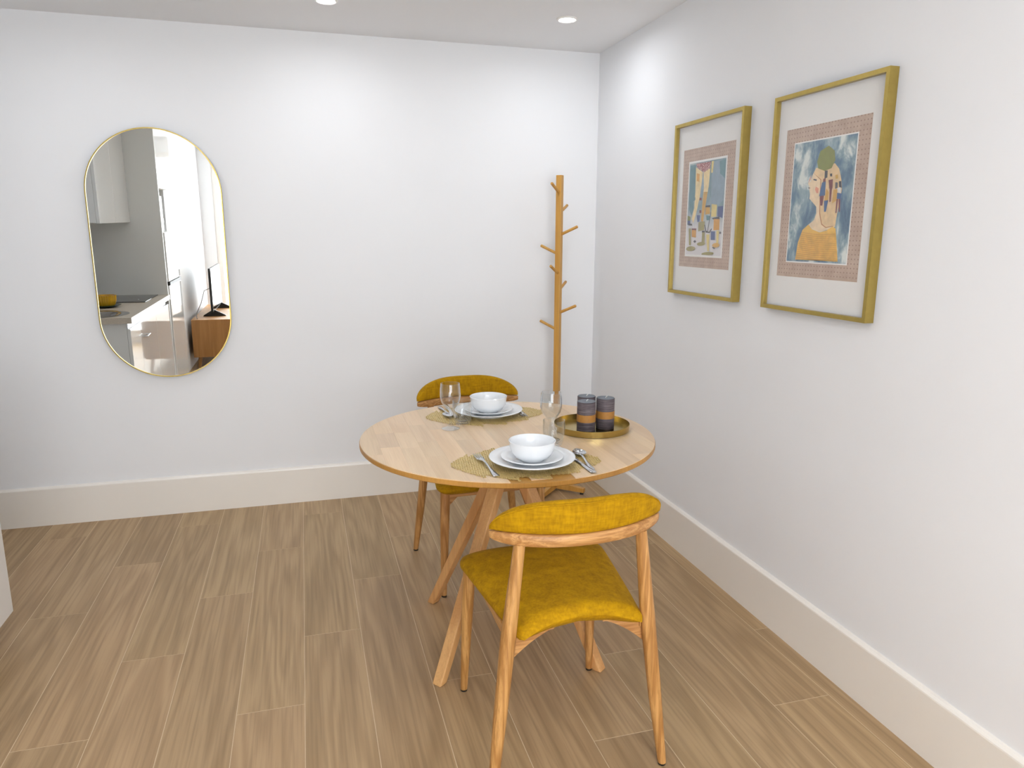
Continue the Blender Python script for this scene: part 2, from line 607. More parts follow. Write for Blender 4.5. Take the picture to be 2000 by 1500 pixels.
ART_WOMAN = [
    ('skin', [(0.394,0.769), (0.349,0.718), (0.326,0.673), (0.285,0.657), (0.294,0.643), (0.311,0.627), (0.299,0.618), (0.316,0.604), (0.331,0.565), (0.329,0.53), (0.408,0.486), (0.452,0.462), (0.462,0.408), (0.433,0.354), (0.348,0.319), (0.415,0.284), (0.545,0.257), (0.648,0.273), (0.777,0.297), (0.78,0.338), (0.795,0.427), (0.813,0.479), (0.828,0.589), (0.806,0.663), (0.761,0.744), (0.688,0.792), (0.554,0.762)]),
    ('nape', [(0.362,0.733), (0.487,0.678), (0.499,0.561), (0.516,0.408), (0.563,0.319), (0.629,0.292), (0.747,0.3), (0.777,0.297), (0.78,0.338), (0.795,0.427), (0.813,0.479), (0.828,0.589), (0.806,0.663), (0.761,0.744), (0.688,0.792), (0.554,0.762), (0.401,0.773)]),
    ('line', [(0.362,0.734), (0.495,0.678), (0.505,0.56), (0.525,0.408), (0.57,0.323), (0.636,0.297), (0.746,0.305), (0.747,0.3), (0.63,0.289), (0.558,0.317), (0.51,0.408), (0.493,0.561), (0.484,0.673)]),
    ('sweater', [(0.348,0.319), (0.256,0.276), (0.193,0.171), (0.169,0.025), (0.863,0.025), (0.821,0.18), (0.786,0.285), (0.739,0.3), (0.649,0.27), (0.545,0.255), (0.416,0.28)]),
    ('green', [(0.573,0.934), (0.669,0.888), (0.691,0.814), (0.644,0.757), (0.543,0.74), (0.432,0.767), (0.407,0.821), (0.445,0.901)]),
    ('dark', [(0.543,0.743), (0.588,0.741), (0.591,0.686), (0.547,0.68)]),
    ('blush', [(0.285,0.657), (0.324,0.684), (0.329,0.726), (0.317,0.704), (0.295,0.674)]),
    ('dark', [(0.37,0.688), (0.426,0.681), (0.424,0.668), (0.372,0.677)]),
    ('blush', [(0.421,0.624), (0.471,0.607), (0.47,0.569), (0.439,0.57), (0.41,0.601)]),
    ('dark', [(0.291,0.623), (0.329,0.619), (0.328,0.613), (0.303,0.614)]),
    ('blue', [(0.515,0.651), (0.574,0.66), (0.58,0.547), (0.487,0.544)]),
    ('maroon', [(0.498,0.544), (0.565,0.548), (0.553,0.468), (0.52,0.469)]),
    ('maroon', [(0.532,0.68), (0.569,0.683), (0.571,0.656), (0.53,0.654)]),
    ('mustard', [(0.592,0.603), (0.635,0.572), (0.633,0.505), (0.581,0.506)]),
    ('blue', [(0.573,0.506), (0.64,0.508), (0.616,0.418), (0.587,0.418)]),
    ('maroon', [(0.617,0.666), (0.683,0.669), (0.689,0.597), (0.638,0.598)]),
    ('maroon', [(0.645,0.598), (0.682,0.597), (0.679,0.496), (0.658,0.493)]),
    ('dark', [(0.63,0.714), (0.664,0.714), (0.668,0.691), (0.637,0.693)]),
    ('mustard', [(0.706,0.585), (0.763,0.591), (0.766,0.502), (0.704,0.481)]),
    ('white', [(0.761,0.598), (0.817,0.604), (0.82,0.556), (0.776,0.561)]),
    ('blue', [(0.766,0.561), (0.839,0.552), (0.825,0.51), (0.768,0.515)]),
    ('maroon', [(0.766,0.513), (0.79,0.513), (0.785,0.405), (0.767,0.405)]),
    ('maroon', [(0.795,0.512), (0.821,0.512), (0.835,0.412), (0.818,0.412)]),
    ('dark', [(0.778,0.648), (0.812,0.648), (0.828,0.596), (0.789,0.605)]),
    ('dark', [(0.727,0.643), (0.762,0.639), (0.767,0.598), (0.731,0.592)]),
    ('mustard', [(0.716,0.699), (0.756,0.701), (0.764,0.671), (0.727,0.669)]),
    ('orange', [(0.255,0.256), (0.538,0.237), (0.801,0.243), (0.802,0.239), (0.539,0.232), (0.256,0.251)]),
    ('orange', [(0.247,0.24), (0.536,0.221), (0.805,0.228), (0.805,0.224), (0.537,0.217), (0.248,0.235)]),
    ('orange', [(0.24,0.224), (0.535,0.206), (0.808,0.213), (0.809,0.209), (0.536,0.202), (0.241,0.22)]),
    ('orange', [(0.234,0.209), (0.534,0.191), (0.812,0.198), (0.813,0.195), (0.535,0.186), (0.235,0.204)]),
    ('orange', [(0.229,0.193), (0.533,0.176), (0.815,0.183), (0.816,0.18), (0.534,0.171), (0.229,0.188)]),
    ('orange', [(0.223,0.177), (0.533,0.16), (0.819,0.169), (0.82,0.165), (0.534,0.156), (0.224,0.172)]),
    ('orange', [(0.218,0.161), (0.532,0.145), (0.823,0.154), (0.823,0.15), (0.533,0.14), (0.219,0.156)]),
    ('orange', [(0.213,0.145), (0.532,0.129), (0.826,0.139), (0.827,0.135), (0.533,0.125), (0.214,0.14)]),
    ('orange', [(0.208,0.129), (0.531,0.114), (0.83,0.124), (0.831,0.12), (0.532,0.109), (0.209,0.124)]),
    ('orange', [(0.204,0.113), (0.531,0.099), (0.834,0.109), (0.834,0.106), (0.532,0.094), (0.204,0.108)]),
    ('orange', [(0.199,0.097), (0.531,0.083), (0.837,0.094), (0.838,0.091), (0.532,0.078), (0.2,0.092)]),
    ('orange', [(0.195,0.081), (0.531,0.068), (0.841,0.08), (0.842,0.076), (0.532,0.063), (0.196,0.076)]),
    ('orange', [(0.19,0.065), (0.531,0.052), (0.844,0.065), (0.845,0.061), (0.532,0.048), (0.191,0.06)]),
    ('orange', [(0.186,0.049), (0.531,0.037), (0.848,0.05), (0.849,0.046), (0.532,0.032), (0.187,0.044)]),
    ('orange', [(0.182,0.032), (0.531,0.025), (0.852,0.035), (0.852,0.031), (0.532,0.025), (0.183,0.028)]),
]
ART_TOWN = [
    ('teal', [(0.037,0.964), (0.195,0.962), (0.213,0.653), (0.131,0.508), (0.053,0.555)]),
    ('bluegrey', [(0.673,0.963), (0.963,0.965), (0.97,0.581), (0.826,0.516), (0.659,0.543), (0.626,0.821)]),
    ('teal', [(0.817,0.957), (0.968,0.967), (0.97,0.781), (0.838,0.838)]),
    ('bluegrey', [(0.394,0.87), (0.424,0.861), (0.44,0.723), (0.367,0.603), (0.358,0.705)]),
    ('cream', [(0.2,0.936), (0.397,0.873), (0.383,0.777), (0.345,0.619), (0.27,0.453), (0.204,0.355), (0.152,0.4), (0.21,0.513), (0.219,0.697)]),
    ('cream', [(0.413,0.872), (0.589,0.901), (0.573,0.731), (0.527,0.576), (0.493,0.455), (0.474,0.357), (0.415,0.377), (0.423,0.507), (0.444,0.723)]),
    ('mustard', [(0.449,0.672), (0.553,0.668), (0.527,0.576), (0.493,0.455), (0.474,0.357), (0.415,0.377), (0.429,0.529)]),
    ('orange', [(0.231,0.872), (0.316,0.86), (0.315,0.78), (0.24,0.791)]),
    ('reddot', [(0.199,0.97), (0.603,0.968), (0.584,0.902), (0.432,0.869), (0.24,0.926)]),
    ('yellowp', [(0.617,0.969), (0.675,0.969), (0.66,0.855), (0.617,0.854)]),
    ('teal', [(0.061,0.562), (0.189,0.573), (0.185,0.484), (0.145,0.434), (0.07,0.495)]),
    ('mustard', [(0.52,0.515), (0.637,0.512), (0.65,0.444), (0.521,0.439)]),
    ('dark', [(0.523,0.529), (0.642,0.533), (0.646,0.511), (0.52,0.513)]),
    ('yellowp', [(0.677,0.542), (0.815,0.531), (0.81,0.411), (0.682,0.414)]),
    ('indigo', [(0.836,0.513), (0.97,0.515), (0.97,0.397), (0.841,0.418)]),
    ('dark', [(0.703,0.4), (0.889,0.415), (0.903,0.388), (0.733,0.388)]),
    ('orange', [(0.756,0.391), (0.903,0.388), (0.905,0.28), (0.762,0.278)]),
    ('teal', [(0.55,0.432), (0.663,0.422), (0.652,0.379), (0.569,0.381)]),
    ('green', [(0.035,0.436), (0.123,0.423), (0.125,0.33), (0.042,0.342)]),
    ('indigo', [(0.044,0.383), (0.125,0.382), (0.123,0.337), (0.053,0.338)]),
    ('orange', [(0.183,0.285), (0.301,0.283), (0.302,0.202), (0.187,0.21)]),
    ('maroon', [(0.18,0.299), (0.304,0.298), (0.302,0.28), (0.183,0.283)]),
    ('olive', [(0.469,0.26), (0.541,0.259), (0.55,0.147), (0.471,0.147)]),
    ('dark', [(0.462,0.274), (0.538,0.275), (0.541,0.257), (0.466,0.256)]),
    ('indigo', [(0.7,0.268), (0.809,0.267), (0.813,0.18), (0.711,0.18)]),
    ('olive', [(0.354,0.363), (0.524,0.371), (0.522,0.281), (0.362,0.268)]),
    ('indigo', [(0.298,0.437), (0.389,0.435), (0.382,0.37), (0.325,0.364)]),
    ('dark', [(0.673,0.464), (0.684,0.464), (0.618,0.262), (0.6,0.262)]),
    ('dark', [(0.521,0.335), (0.536,0.335), (0.579,0.273), (0.656,0.261), (0.708,0.296), (0.727,0.293), (0.676,0.25), (0.568,0.255)]),
    ('dark', [(0.282,0.177), (0.324,0.162), (0.288,0.146), (0.24,0.16)]),
    ('dark', [(0.8,0.122), (0.851,0.108), (0.815,0.087), (0.758,0.102)]),
    ('dark', [(0.943,0.266), (0.97,0.251), (0.948,0.238), (0.91,0.25)]),
    ('yellowp', [(0.844,0.274), (0.906,0.273), (0.911,0.15), (0.857,0.15)]),
    ('yellowp', [(0.586,0.237), (0.669,0.236), (0.682,0.064), (0.636,0.064)]),
    ('olive', [(0.09,0.3), (0.16,0.3), (0.174,0.121), (0.124,0.121)]),
    ('dark', [(0.08,0.353), (0.181,0.348), (0.185,0.329), (0.081,0.331)]),
    ('teal', [(0.169,0.625), (0.238,0.623), (0.238,0.593), (0.168,0.588)]),
    ('maroon', [(0.356,0.615), (0.413,0.612), (0.418,0.587), (0.351,0.589)]),
    ('maroon', [(0.37,0.487), (0.427,0.485), (0.423,0.456), (0.371,0.458)]),
    ('olive', [(0.31,0.089), (0.299,0.078), (0.265,0.067), (0.214,0.06), (0.156,0.057), (0.102,0.06), (0.064,0.068), (0.049,0.078), (0.06,0.09), (0.095,0.101), (0.147,0.108), (0.205,0.11), (0.258,0.107), (0.295,0.1)]),
    ('olive', [(0.575,0.142), (0.566,0.133), (0.536,0.125), (0.492,0.119), (0.441,0.117), (0.395,0.119), (0.361,0.125), (0.348,0.133), (0.358,0.142), (0.389,0.15), (0.434,0.156), (0.485,0.158), (0.53,0.155), (0.563,0.15)]),
    ('mustard', [(0.944,0.131), (0.937,0.121), (0.913,0.111), (0.877,0.105), (0.836,0.103), (0.798,0.106), (0.771,0.114), (0.759,0.124), (0.767,0.135), (0.791,0.144), (0.828,0.15), (0.869,0.152), (0.907,0.149), (0.933,0.141)]),
    ('olive', [(0.81,0.046), (0.796,0.037), (0.753,0.029), (0.69,0.025), (0.618,0.025), (0.551,0.025), (0.504,0.025), (0.486,0.031), (0.501,0.04), (0.546,0.048), (0.611,0.055), (0.683,0.058), (0.748,0.058), (0.793,0.053)]),
]


def framed_print(name, label, y0, y1, z0, z1, br, im, wash, art, white):
    """y0 > y1 run left to right as seen from the room"""
    yc, zc = (y0 + y1) / 2, (z0 + z1) / 2
    t = thing(name, label, 'framed picture', (0, yc, zc))
    w, h, d, fwid = y0 - y1, z1 - z0, 0.031, 0.013
    # four mitred bars of the box frame
    o, i = (w / 2, h / 2), (w / 2 - fwid, h / 2 - fwid)
    quads = ([(-o[0], o[1]), (o[0], o[1]), (i[0], i[1]), (-i[0], i[1])], [(-o[0], -o[1]), (-i[0], -i[1]), (i[0], -i[1]), (o[0], -o[1])],
             [(-o[0], -o[1]), (-o[0], o[1]), (-i[0], i[1]), (-i[0], -i[1])], [(o[0], -o[1]), (i[0], -i[1]), (i[0], i[1]), (o[0], o[1])])
    for q in quads:
        obj('frame_bar', prism(bmesh.new(), q, 'x', -0.0005, -d), M['gold'], t)
    iw, ih = i
    obj('mat_board', boxm(-0.014, -0.002, -iw, iw, -ih, ih), M['matboard'], t)
    obj('dotted_sheet', boxm(-0.0145, -0.014, br[1] - yc, br[0] - yc, br[2] - zc, br[3] - zc), M['taupe'], t)
    bx0, bx1, bz0, bz1 = im[1] - yc, im[0] - yc, im[2] - zc, im[3] - zc
    obj('print_margin', boxm(-0.0149, -0.0145, bx0, bx1, bz0, bz1), M['matboard'], t)
    g = white
    pr = obj('print', boxm(-0.0152, -0.0149, bx0 + g, bx1 - g, bz0 + g, bz1 - g), wash, t)
    names = sorted({c for c, _ in art})
    bm = bmesh.new()
    for n_, (c, poly) in enumerate(art):
        x = -0.0153 - 0.00006 * n_
        vs = [bm.verts.new((x, bx1 - u * (bx1 - bx0), bz0 + v * (bz1 - bz0))) for u, v in poly]
        f = bm.faces.new(vs)
        f.material_index = names.index(c)
    bm.normal_update()
    bmesh.ops.triangulate(bm, faces=bm.faces[:], ngon_method='EAR_CLIP')
    me = bpy.data.meshes.new('printed_figures')
    bm.to_mesh(me)
    bm.free()
    for n_ in names:
        me.materials.append(PCOL[n_])
    fo = bpy.data.objects.new('printed_figures', me)
    COL.objects.link(fo)
    fo.parent = pr
    obj('glazing', boxm(-0.0245, -0.023, -iw, iw, -ih, ih), M['pane'], t)
    return t


framed_print('framed_print', 'gold framed print of long legs above a small town, nearest the corner', -0.930, -1.440, 1.154, 1.853,
             (-0.989, -1.374, 1.270, 1.746), (-1.036, -1.323, 1.313, 1.696), M['town_art'], ART_TOWN, 0.008)
framed_print('framed_print', 'gold framed print of a woman in profile with a tree on her head', -1.617, -2.120, 1.153, 1.848,
             (-1.674, -2.055, 1.266, 1.739), (-1.718, -2.007, 1.313, 1.694), M['sky_art'], ART_WOMAN, 0.004)

# ------------------------------------------------------------------ round dining table
TZ, TC, TR = 0.745, (-0.946, -1.580), 0.487
tab = thing('dining_table', 'round pale wood dining table on four splayed legs', 'table', (TC[0], TC[1], 0))
top = obj('tabletop', lathe([(0, 0.724), (TR - 0.012, 0.724), (TR - 0.002, 0.7275), (TR, 0.730), (TR, 0.7415), (TR - 0.002, 0.7425), (0, 0.7425)], 128), M['edge'], tab, smooth=25)
circle = [((TR - 0.0015) * math.cos(2 * PI * k / 120), (TR - 0.0015) * math.sin(2 * PI * k / 120)) for k in range(120)]


def clip_rect(poly, x0, x1, y0, y1):
    for ax, lim, sg in ((0, x0, 1), (0, x1, -1), (1, y0, 1), (1, y1, -1)):
        out = []
        for a, b in zip(poly, poly[1:] + poly[:1]):
            da, db = sg * (a[ax] - lim), sg * (b[ax] - lim)
            if da >= 0:
                out.append(a)
            if da * db < 0:
                t = da / (da - db)
                out.append((a[0] + (b[0] - a[0]) * t, a[1] + (b[1] - a[1]) * t))
        poly = out
        if len(poly) < 3:
            return []
    return poly


sw = 0.061
rs = random.Random(5)
for k in range(-8, 9):
    y = -0.6 + rs.random() * 0.2
    while y < TR:
        l = rs.uniform(0.16, 0.42)
        poly = clip_rect(circle, k * sw + 0.0001, (k + 1) * sw - 0.0001, y, y + l - 0.0002)
        y += l
        if len(poly) < 3:
            continue
        cx, cy = sum(p[0] for p in poly) / len(poly), sum(p[1] for p in poly) / len(poly)
        bm = bmesh.new()
        prism(bm, [(p[0] - cx, p[1] - cy) for p in poly], 'z', 0.7425, TZ)
        obj('stave', bm, M['stave'], top, loc=(cx, cy, 0))
FC = (-0.933, -1.559)
for fx, fy in ((-1.157, -1.263), (-1.228, -1.790), (-0.708, -1.854), (-0.637, -1.327)):
    d = Vector((fx - FC[0], fy - FC[1], 0)).normalized()
    n = Vector((-d.y, d.x, 0))
    rings = []
    for t, a, b in ((0.0, 0.016, 0.018), (1.0, 0.021, 0.024)):
        c = Vector((fx, fy, 0)).lerp(Vector((FC[0], FC[1], 0)) + d * 0.012, t) - Vector((TC[0], TC[1], 0))
        c.z = 0.0 + 0.69 * t
        rings.append([c + d * (sa * a) + n * (sb * b) for sa, sb in ((-1, -1), (1, -1), (1, 1), (-1, 1))])
    bm = bmesh.new()
    loft(bm, rings)
    obj('leg', bm, M['beech'], tab, bevel=0.004)
obj('mounting_block', boxm(-0.07, 0.07, -0.05, 0.09, 0.675, 0.7235), M['beech'], tab, bevel=0.004)

# ------------------------------------------------------------------ chairs
def circ_ring(cx, cy, z, r, seg=16, tiltx=0, tilty=0):
    return [(cx + r * math.cos(2 * PI * k / seg), cy + r * math.sin(2 * PI * k / seg), z) for k in range(seg)]


def polyline_leg(stations, seg=16):
    bm = bmesh.new()
    loft(bm, [circ_ring(x, y, z, r, seg) for x, y, z, r in stations])
    return bm


def interp(st, n):
    out = []
    for a, b in zip(st[:-1], st[1:]):
        for i in range(n):
            t = i / n
            out.append(tuple(p + (q - p) * t for p, q in zip(a, b)))
    return out + [st[-1]]


def make_chair(label):
    t = thing('dining_chair', label, 'chair', (0, 0, 0), 0, 'mustard dining chairs at the round table')
    # seat cushion: lofted from the rear edge to the front edge
    bm = bmesh.new()
    rings = []
    NR, NS = 26, 40
    for r in range(NR + 1):
        v = r / NR
        e = min(1.0, min(v, 1 - v) / 0.06)
        e = math.sqrt(max(0.0, 1 - (1 - e) ** 2)) * 0.985 + 0.015
        yb = -0.240 + (0.245 + 0.240) * v
        w = (0.163 + 0.062 * min(1, v * 1.15) ** 0.85)
        wc = w * (1 - (0.10 * (1 - min(1, (1 - v) / 0.12)) ** 2))
        th = 0.0255 * e
        ring = []
        for s in range(NS):
            a = 2 * PI * s / NS
            ca, sa = math.cos(a), math.sin(a)
            px = math.copysign(abs(ca) ** 0.42, ca)
            pz = math.copysign(abs(sa) ** 0.72, sa)
            x = wc * px * (0.96 + 0.04 * e)
            arch = (0.013 * (1 - v) + 0.006) * (1 - px * px)
            yy = yb + 0.026 * (1 - v) ** 2 * (1 - px * px)
            zz = 0.444 + arch + th * pz - 0.010 * (1 - v) * px * px - 0.008 * max(0, v - 0.8) / 0.2
            ring.append((x, yy, zz))
        rings.append(ring)
    loft(bm, rings)
    obj('seat', bm, M['mustard'], t, smooth=60)
    # legs
    for s in (-1, 1):
        st = interp([(s * 0.210, 0.228, 0.006, 0.0110), (s * 0.199, 0.212, 0.30, 0.0185), (s * 0.193, 0.204, 0.43, 0.0195)], 4)
        l = obj('leg', polyline_leg(st), M['ash'], t, smooth=50)
        obj('foot_cap', lathe([(0, 0), (0.0105, 0), (0.0108, 0.006), (0, 0.006)], 16), M['black'], l, loc=(s * 0.210, 0.228, 0))
        st = interp([(s * 0.237, -0.232, 0.006, 0.0115), (s * 0.214, -0.219, 0.20, 0.0175), (s * 0.188, -0.207, 0.43, 0.0200), (s * 0.160, -0.206, 0.672, 0.0145)], 4)
        l = obj('leg', polyline_leg(st), M['ash'], t, smooth=50)
        obj('foot_cap', lathe([(0, 0), (0.0105, 0), (0.0110, 0.006), (0, 0.006)], 16), M['black'], l, loc=(s * 0.237, -0.232, 0))
        # side rail: deep at the rear leg, slim towards the front
        bm = bmesh.new()
        poly = [(-0.205, 0.400), (-0.192, 0.400), (-0.02, 0.408), (0.17, 0.408), (0.205, 0.375), (0.205, 0.428), (-0.205, 0.428)]
        vr = []
        for dx in (0.0, 0.02):
            vr.append([(s * (0.188 - dx - 0.004 * 0 + (y + 0.2) * 0.012), y, z) for y, z in poly])
        loft(bm, vr)
        obj('side_rail', bm, M['ash_y'], t, bevel=0.002)
    bm = bmesh.new()
    poly = [(-0.185, 0.372), (-0.178, 0.372), (-0.148, 0.402), (0.148, 0.402), (0.178, 0.372), (0.185, 0.372), (0.185, 0.427), (-0.185, 0.427)]
    prism(bm, poly, 'y', 0.194, 0.216)
    obj('front_rail', bm, M['ash_x'], t, bevel=0.002)
    for s in (-1, 1):                                    # arched brackets under the rear edge of the seat
        xs = [0.181 - 0.0115 * i for i in range(11)]
        poly = [(s * x, min(0.429, 0.358 + 0.086 * (1 - (x / 0.181) ** 2))) for x in xs] + [(s * xs[-1], 0.432), (s * 0.181, 0.432)]
        obj('rear_bracket', prism(bmesh.new(), poly, 'y', -0.200, -0.182), M['ash_x'], t)
    # curved wooden back rail
    HW = 0.226

    def plan(x):
        return -0.242 + 0.074 * (abs(x) / HW) ** 2.2

    NX = 36
    rings, pad, seam = [], [], []
    for i in range(NX + 1):
        x = HW * math.sin(PI / 2 * (2 * i / NX - 1))
        q = abs(x) / HW
        y = plan(x)
        sl = Vector((1, (plan(x + 1e-4) - plan(x - 1e-4)) / 2e-4, 0)).normalized()
        nb = Vector((sl.y, -sl.x, 0))                     # outward, to the rear
        e = max(0.12, (1 - q ** 10) ** 0.5) if q < 1 else 0.12
        zt = 0.6985 + 0.004 * q
        zb = 0.667 + 0.010 * q ** 6
        hw_, hh, zc = 0.0125 * e, (zt - zb) / 2 * (0.55 + 0.45 * e), (zt + zb) / 2
        ring = []
        for s in range(20):
            a = 2 * PI * s / 20
            ca, sa = math.cos(a), math.sin(a)
            ring.append(Vector((x, y, zc)) + nb * (hw_ * math.copysign(abs(ca) ** 0.6, ca)) + Vector((0, 0, hh * math.copysign(abs(sa) ** 0.5, sa))))
        rings.append(ring)
        top_z = 0.7015 + 0.004 * q + 0.086 * max(0.0, 1 - q ** 3.0) ** 0.6
        h2 = max(0.0015, (top_z - zt) / 2)
        zc2 = zt + h2
        ring = []
        for s in range(24):
            a = 2 * PI * s / 24
            ca, sa = math.cos(a), math.sin(a)
            zz = h2 * math.copysign(abs(sa) ** 0.65, sa)
            lean = 0.10 * (zz + h2)
            th = 0.0150 * (0.35 + 0.65 * e)
            ring.append(Vector((x * 0.99, y, zc2)) + nb * (th * math.copysign(abs(ca) ** 0.55, ca) + lean) + Vector((0, 0, zz)))
        pad.append(ring)
        lean = 0.10 * 1.86 * h2
        seam.append(Vector((x * 0.985, y, zc2 + h2 * 0.86)) + nb * (0.0152 * (0.35 + 0.65 * e) * 0.93 + lean))
    bm = bmesh.new()
    loft(bm, rings)
    obj('back_rail', bm, M['ash_x'], t, smooth=50)
    bm = bmesh.new()
    loft(bm, pad)
    bk = obj('backrest', bm, M['mustard'], t, smooth=60)
    obj('seam', tubem(seam[1:-1], 0.0018, 8), M['mustard'], bk, smooth=60)
    return t


near = make_chair('mustard dining chair with its back to the viewer, in front of the table')
far = copy_tree(near)
far['label'] = 'mustard dining chair facing the viewer, behind the table against the back wall'
near.location = (-0.950, -2.072, 0)
far.location = (-0.906, -0.997, 0)
far.rotation_euler = (0, 0, PI + math.radians(2))

# ------------------------------------------------------------------ bamboo coat stand
cs = thing('coat_stand', 'slim bamboo coat stand with peg branches standing in the corner', 'coat stand', (-0.281, -0.190, 0), math.radians(-43))
hs = 0.0152


def sq(z, a):
    return [(-a, -a, z), (a, -a, z), (a, a, z), (-a, a, z)]


for z0, z1 in ((0.035, 0.545), (0.565, 1.7)):
    bm = bmesh.new()
    loft(bm, [sq(z0, hs), sq(z1, hs)])
    obj('post', bm, M['bamboo'], cs, bevel=0.002)
obj('joint', lathe([(0, 0.538), (0.0115, 0.538), (0.0115, 0.572), (0, 0.572)], 20), M['bamboo'], cs, smooth=40)
# pegs: (direction index, root z)
for di, z in ((3, 1.614), (1, 1.514), (0, 1.402), (2, 1.304), (3, 1.203), (1, 1.112), (0, 0.995), (2, 0.905)):
    a = di * PI / 2
    d = Vector((math.cos(a), math.sin(a), 0))
    p0 = d * (hs - 0.004) + Vector((0, 0, z))
    p1 = d * (hs + 0.088) + Vector((0, 0, z + 0.040))
    obj('peg', tubem([p0, p0.lerp(p1, 0.97), p1], [0.0075, 0.0075, 0.006], 14), M['bamboo'], cs, smooth=40)
for di in range(4):
    a = di * PI / 2
    bm = bmesh.new()
    poly = [(hs - 0.002, 0.012), (0.175, 0.012), (0.175, 0.036), (hs - 0.002, 0.050)]
    loft(bm, [[(u * math.cos(a) - w * math.sin(a), u * math.sin(a) + w * math.cos(a), v) for u, v in poly] for w in (-0.013, 0.013)])
    ft = obj('foot', bm, M['bamboo'], cs, bevel=0.002)
    obj('rubber_pad', lathe([(0, 0), (0.010, 0), (0.010, 0.0125), (0, 0.0125)], 16), M['black'], ft, loc=(0.160 * math.cos(a), 0.160 * math.sin(a), 0))

# ------------------------------------------------------------------ placemats
def leaf_mat(label, cx, cy, rz):
    """openwork leaf: a net of jittered cells inside a lobed outline, with a midrib"""
    LEN, WID = 0.455, 0.335
    rr = random.Random(11)

    def inside(x, y):
        t = (x + LEN / 2) / LEN
        if not 0.01 < t < 0.985:
            return False
        w = WID / 2 * (math.sin(PI * t ** 0.9)) ** 0.72
        saw = ((t * 5.0 + (0.35 if y > 0 else 0.0)) % 1.0)
        return abs(y) < w * (0.76 + 0.24 * saw)

    a = 0.0046
    jit = {}

    def vert(i, j):
        if (i, j) not in jit:
            jit[(i, j)] = (i * a * 0.5 + rr.uniform(-1, 1) * a * 0.40, j * a * math.sqrt(3) / 2 + rr.uniform(-1, 1) * a * 0.40)
        return jit[(i, j)]

    bm = bmesh.new()
    vt = {}

    def V(x, y, z):
        k = (round(x, 6), round(y, 6), z)
        if k not in vt:
            vt[k] = bm.verts.new((x, y, z))
        return vt[k]

    for ci in range(-40, 41):
        for cj in range(-45, 46):
            I, J = ci * 3, cj * 2 + (ci % 2)
            x, y = I * a * 0.5, J * a * math.sqrt(3) / 2
            if abs(x) > LEN / 2 or abs(y) > WID / 2 + 0.02 or not inside(x, y):
                continue
            P = [vert(I + p, J + q) for p, q in ((2, 0), (1, 1), (-1, 1), (-2, 0), (-1, -1), (1, -1))]
            mx, my = sum(p[0] for p in P) / 6, sum(p[1] for p in P) / 6
            f = rr.uniform(0.50, 0.76)
            Q = [(mx + (p[0] - mx) * f, my + (p[1] - my) * f) for p in P]
            for k in range(6):
                k2 = (k + 1) % 6
                bm.faces.new((V(*P[k], 0.0014), V(*P[k2], 0.0014), V(*Q[k2], 0.0014), V(*Q[k], 0.0014)))
                bm.faces.new((V(*Q[k], 0.0014), V(*Q[k2], 0.0014), V(*Q[k2], 0.0), V(*Q[k], 0.0)))
    t = thing('placemat', label, 'placemat', (cx, cy, TZ + 0.0002), rz, 'gold openwork leaf placemats')
    me = bpy.data.meshes.new('lace')
    bm.to_mesh(me)
    bm.free()
    me.materials.append(M['goldlace'])
    o = bpy.data.objects.new('lace', me)
    COL.objects.link(o)
    o.parent = t
    obj('midrib', tubem([(-LEN / 2 + 0.004, 0, 0.0009), (0, 0, 0.0009), (LEN / 2 - 0.03, 0, 0.0009)], [0.0006, 0.0014, 0.0018], 6, flat=0.5), M['goldlace'], t)
    return t


leaf_mat('gold openwork leaf placemat under the front place setting', -0.972, -1.892, math.radians(-8))
leaf_mat('gold openwork leaf placemat under the rear place setting', -0.950, -1.300, math.radians(-2))

# ------------------------------------------------------------------ crockery
Z1 = TZ + 0.0018


def shell(outer, inner):
    return outer + inner[::-1]


plate_prof = shell([(0, 0.002), (0.066, 0.002), (0.067, 0.0), (0.070, 0.0), (0.072, 0.004), (0.095, 0.011), (0.125, 0.0185), (0.1265, 0.0205)],
                   [(0, 0.0055), (0.070, 0.0055), (0.080, 0.0085), (0.096, 0.0150), (0.125, 0.0220), (0.1262, 0.0215)])
small_prof = shell([(0, 0.002), (0.046, 0.002), (0.047, 0.0), (0.050, 0.0), (0.053, 0.004), (0.068, 0.010), (0.0895, 0.0155), (0.091, 0.017)],
                   [(0, 0.005), (0.049, 0.005), (0.058, 0.0085), (0.070, 0.0135), (0.0895, 0.0185), (0.0907, 0.018)])
bowl_prof = shell([(0, 0.002), (0.031, 0.002), (0.032, 0.0), (0.035, 0.0), (0.037, 0.003), (0.053, 0.012), (0.0625, 0.027), (0.0665, 0.044), (0.0685, 0.057), (0.0690, 0.058)],
                  [(0, 0.006), (0.030, 0.007), (0.050, 0.0155), (0.0590, 0.029), (0.0632, 0.045), (0.0655, 0.0575), (0.0673, 0.0588)])


def crockery(cx, cy, where):
    tag(obj('dinner_plate', lathe(plate_prof, 72), M['porcelain'], loc=(cx, cy, Z1), smooth=45), 'large white dinner plate at the bottom of the ' + where + ' stack', 'plate', 'white dinner plates')
    tag(obj('side_plate', lathe(small_prof, 64), M['porcelain'], loc=(cx, cy, Z1 + 0.0058), smooth=45), 'smaller white plate under the bowl of the ' + where + ' stack', 'plate', 'white side plates')
    tag(obj('bowl', lathe(bowl_prof, 64), M['porcelain'], loc=(cx, cy, Z1 + 0.0111), smooth=45), 'white porcelain bowl on top of the ' + where + ' stack of plates', 'bowl', 'white bowls')


crockery(-0.962, -1.905, 'front')
crockery(-0.942, -1.302, 'rear')

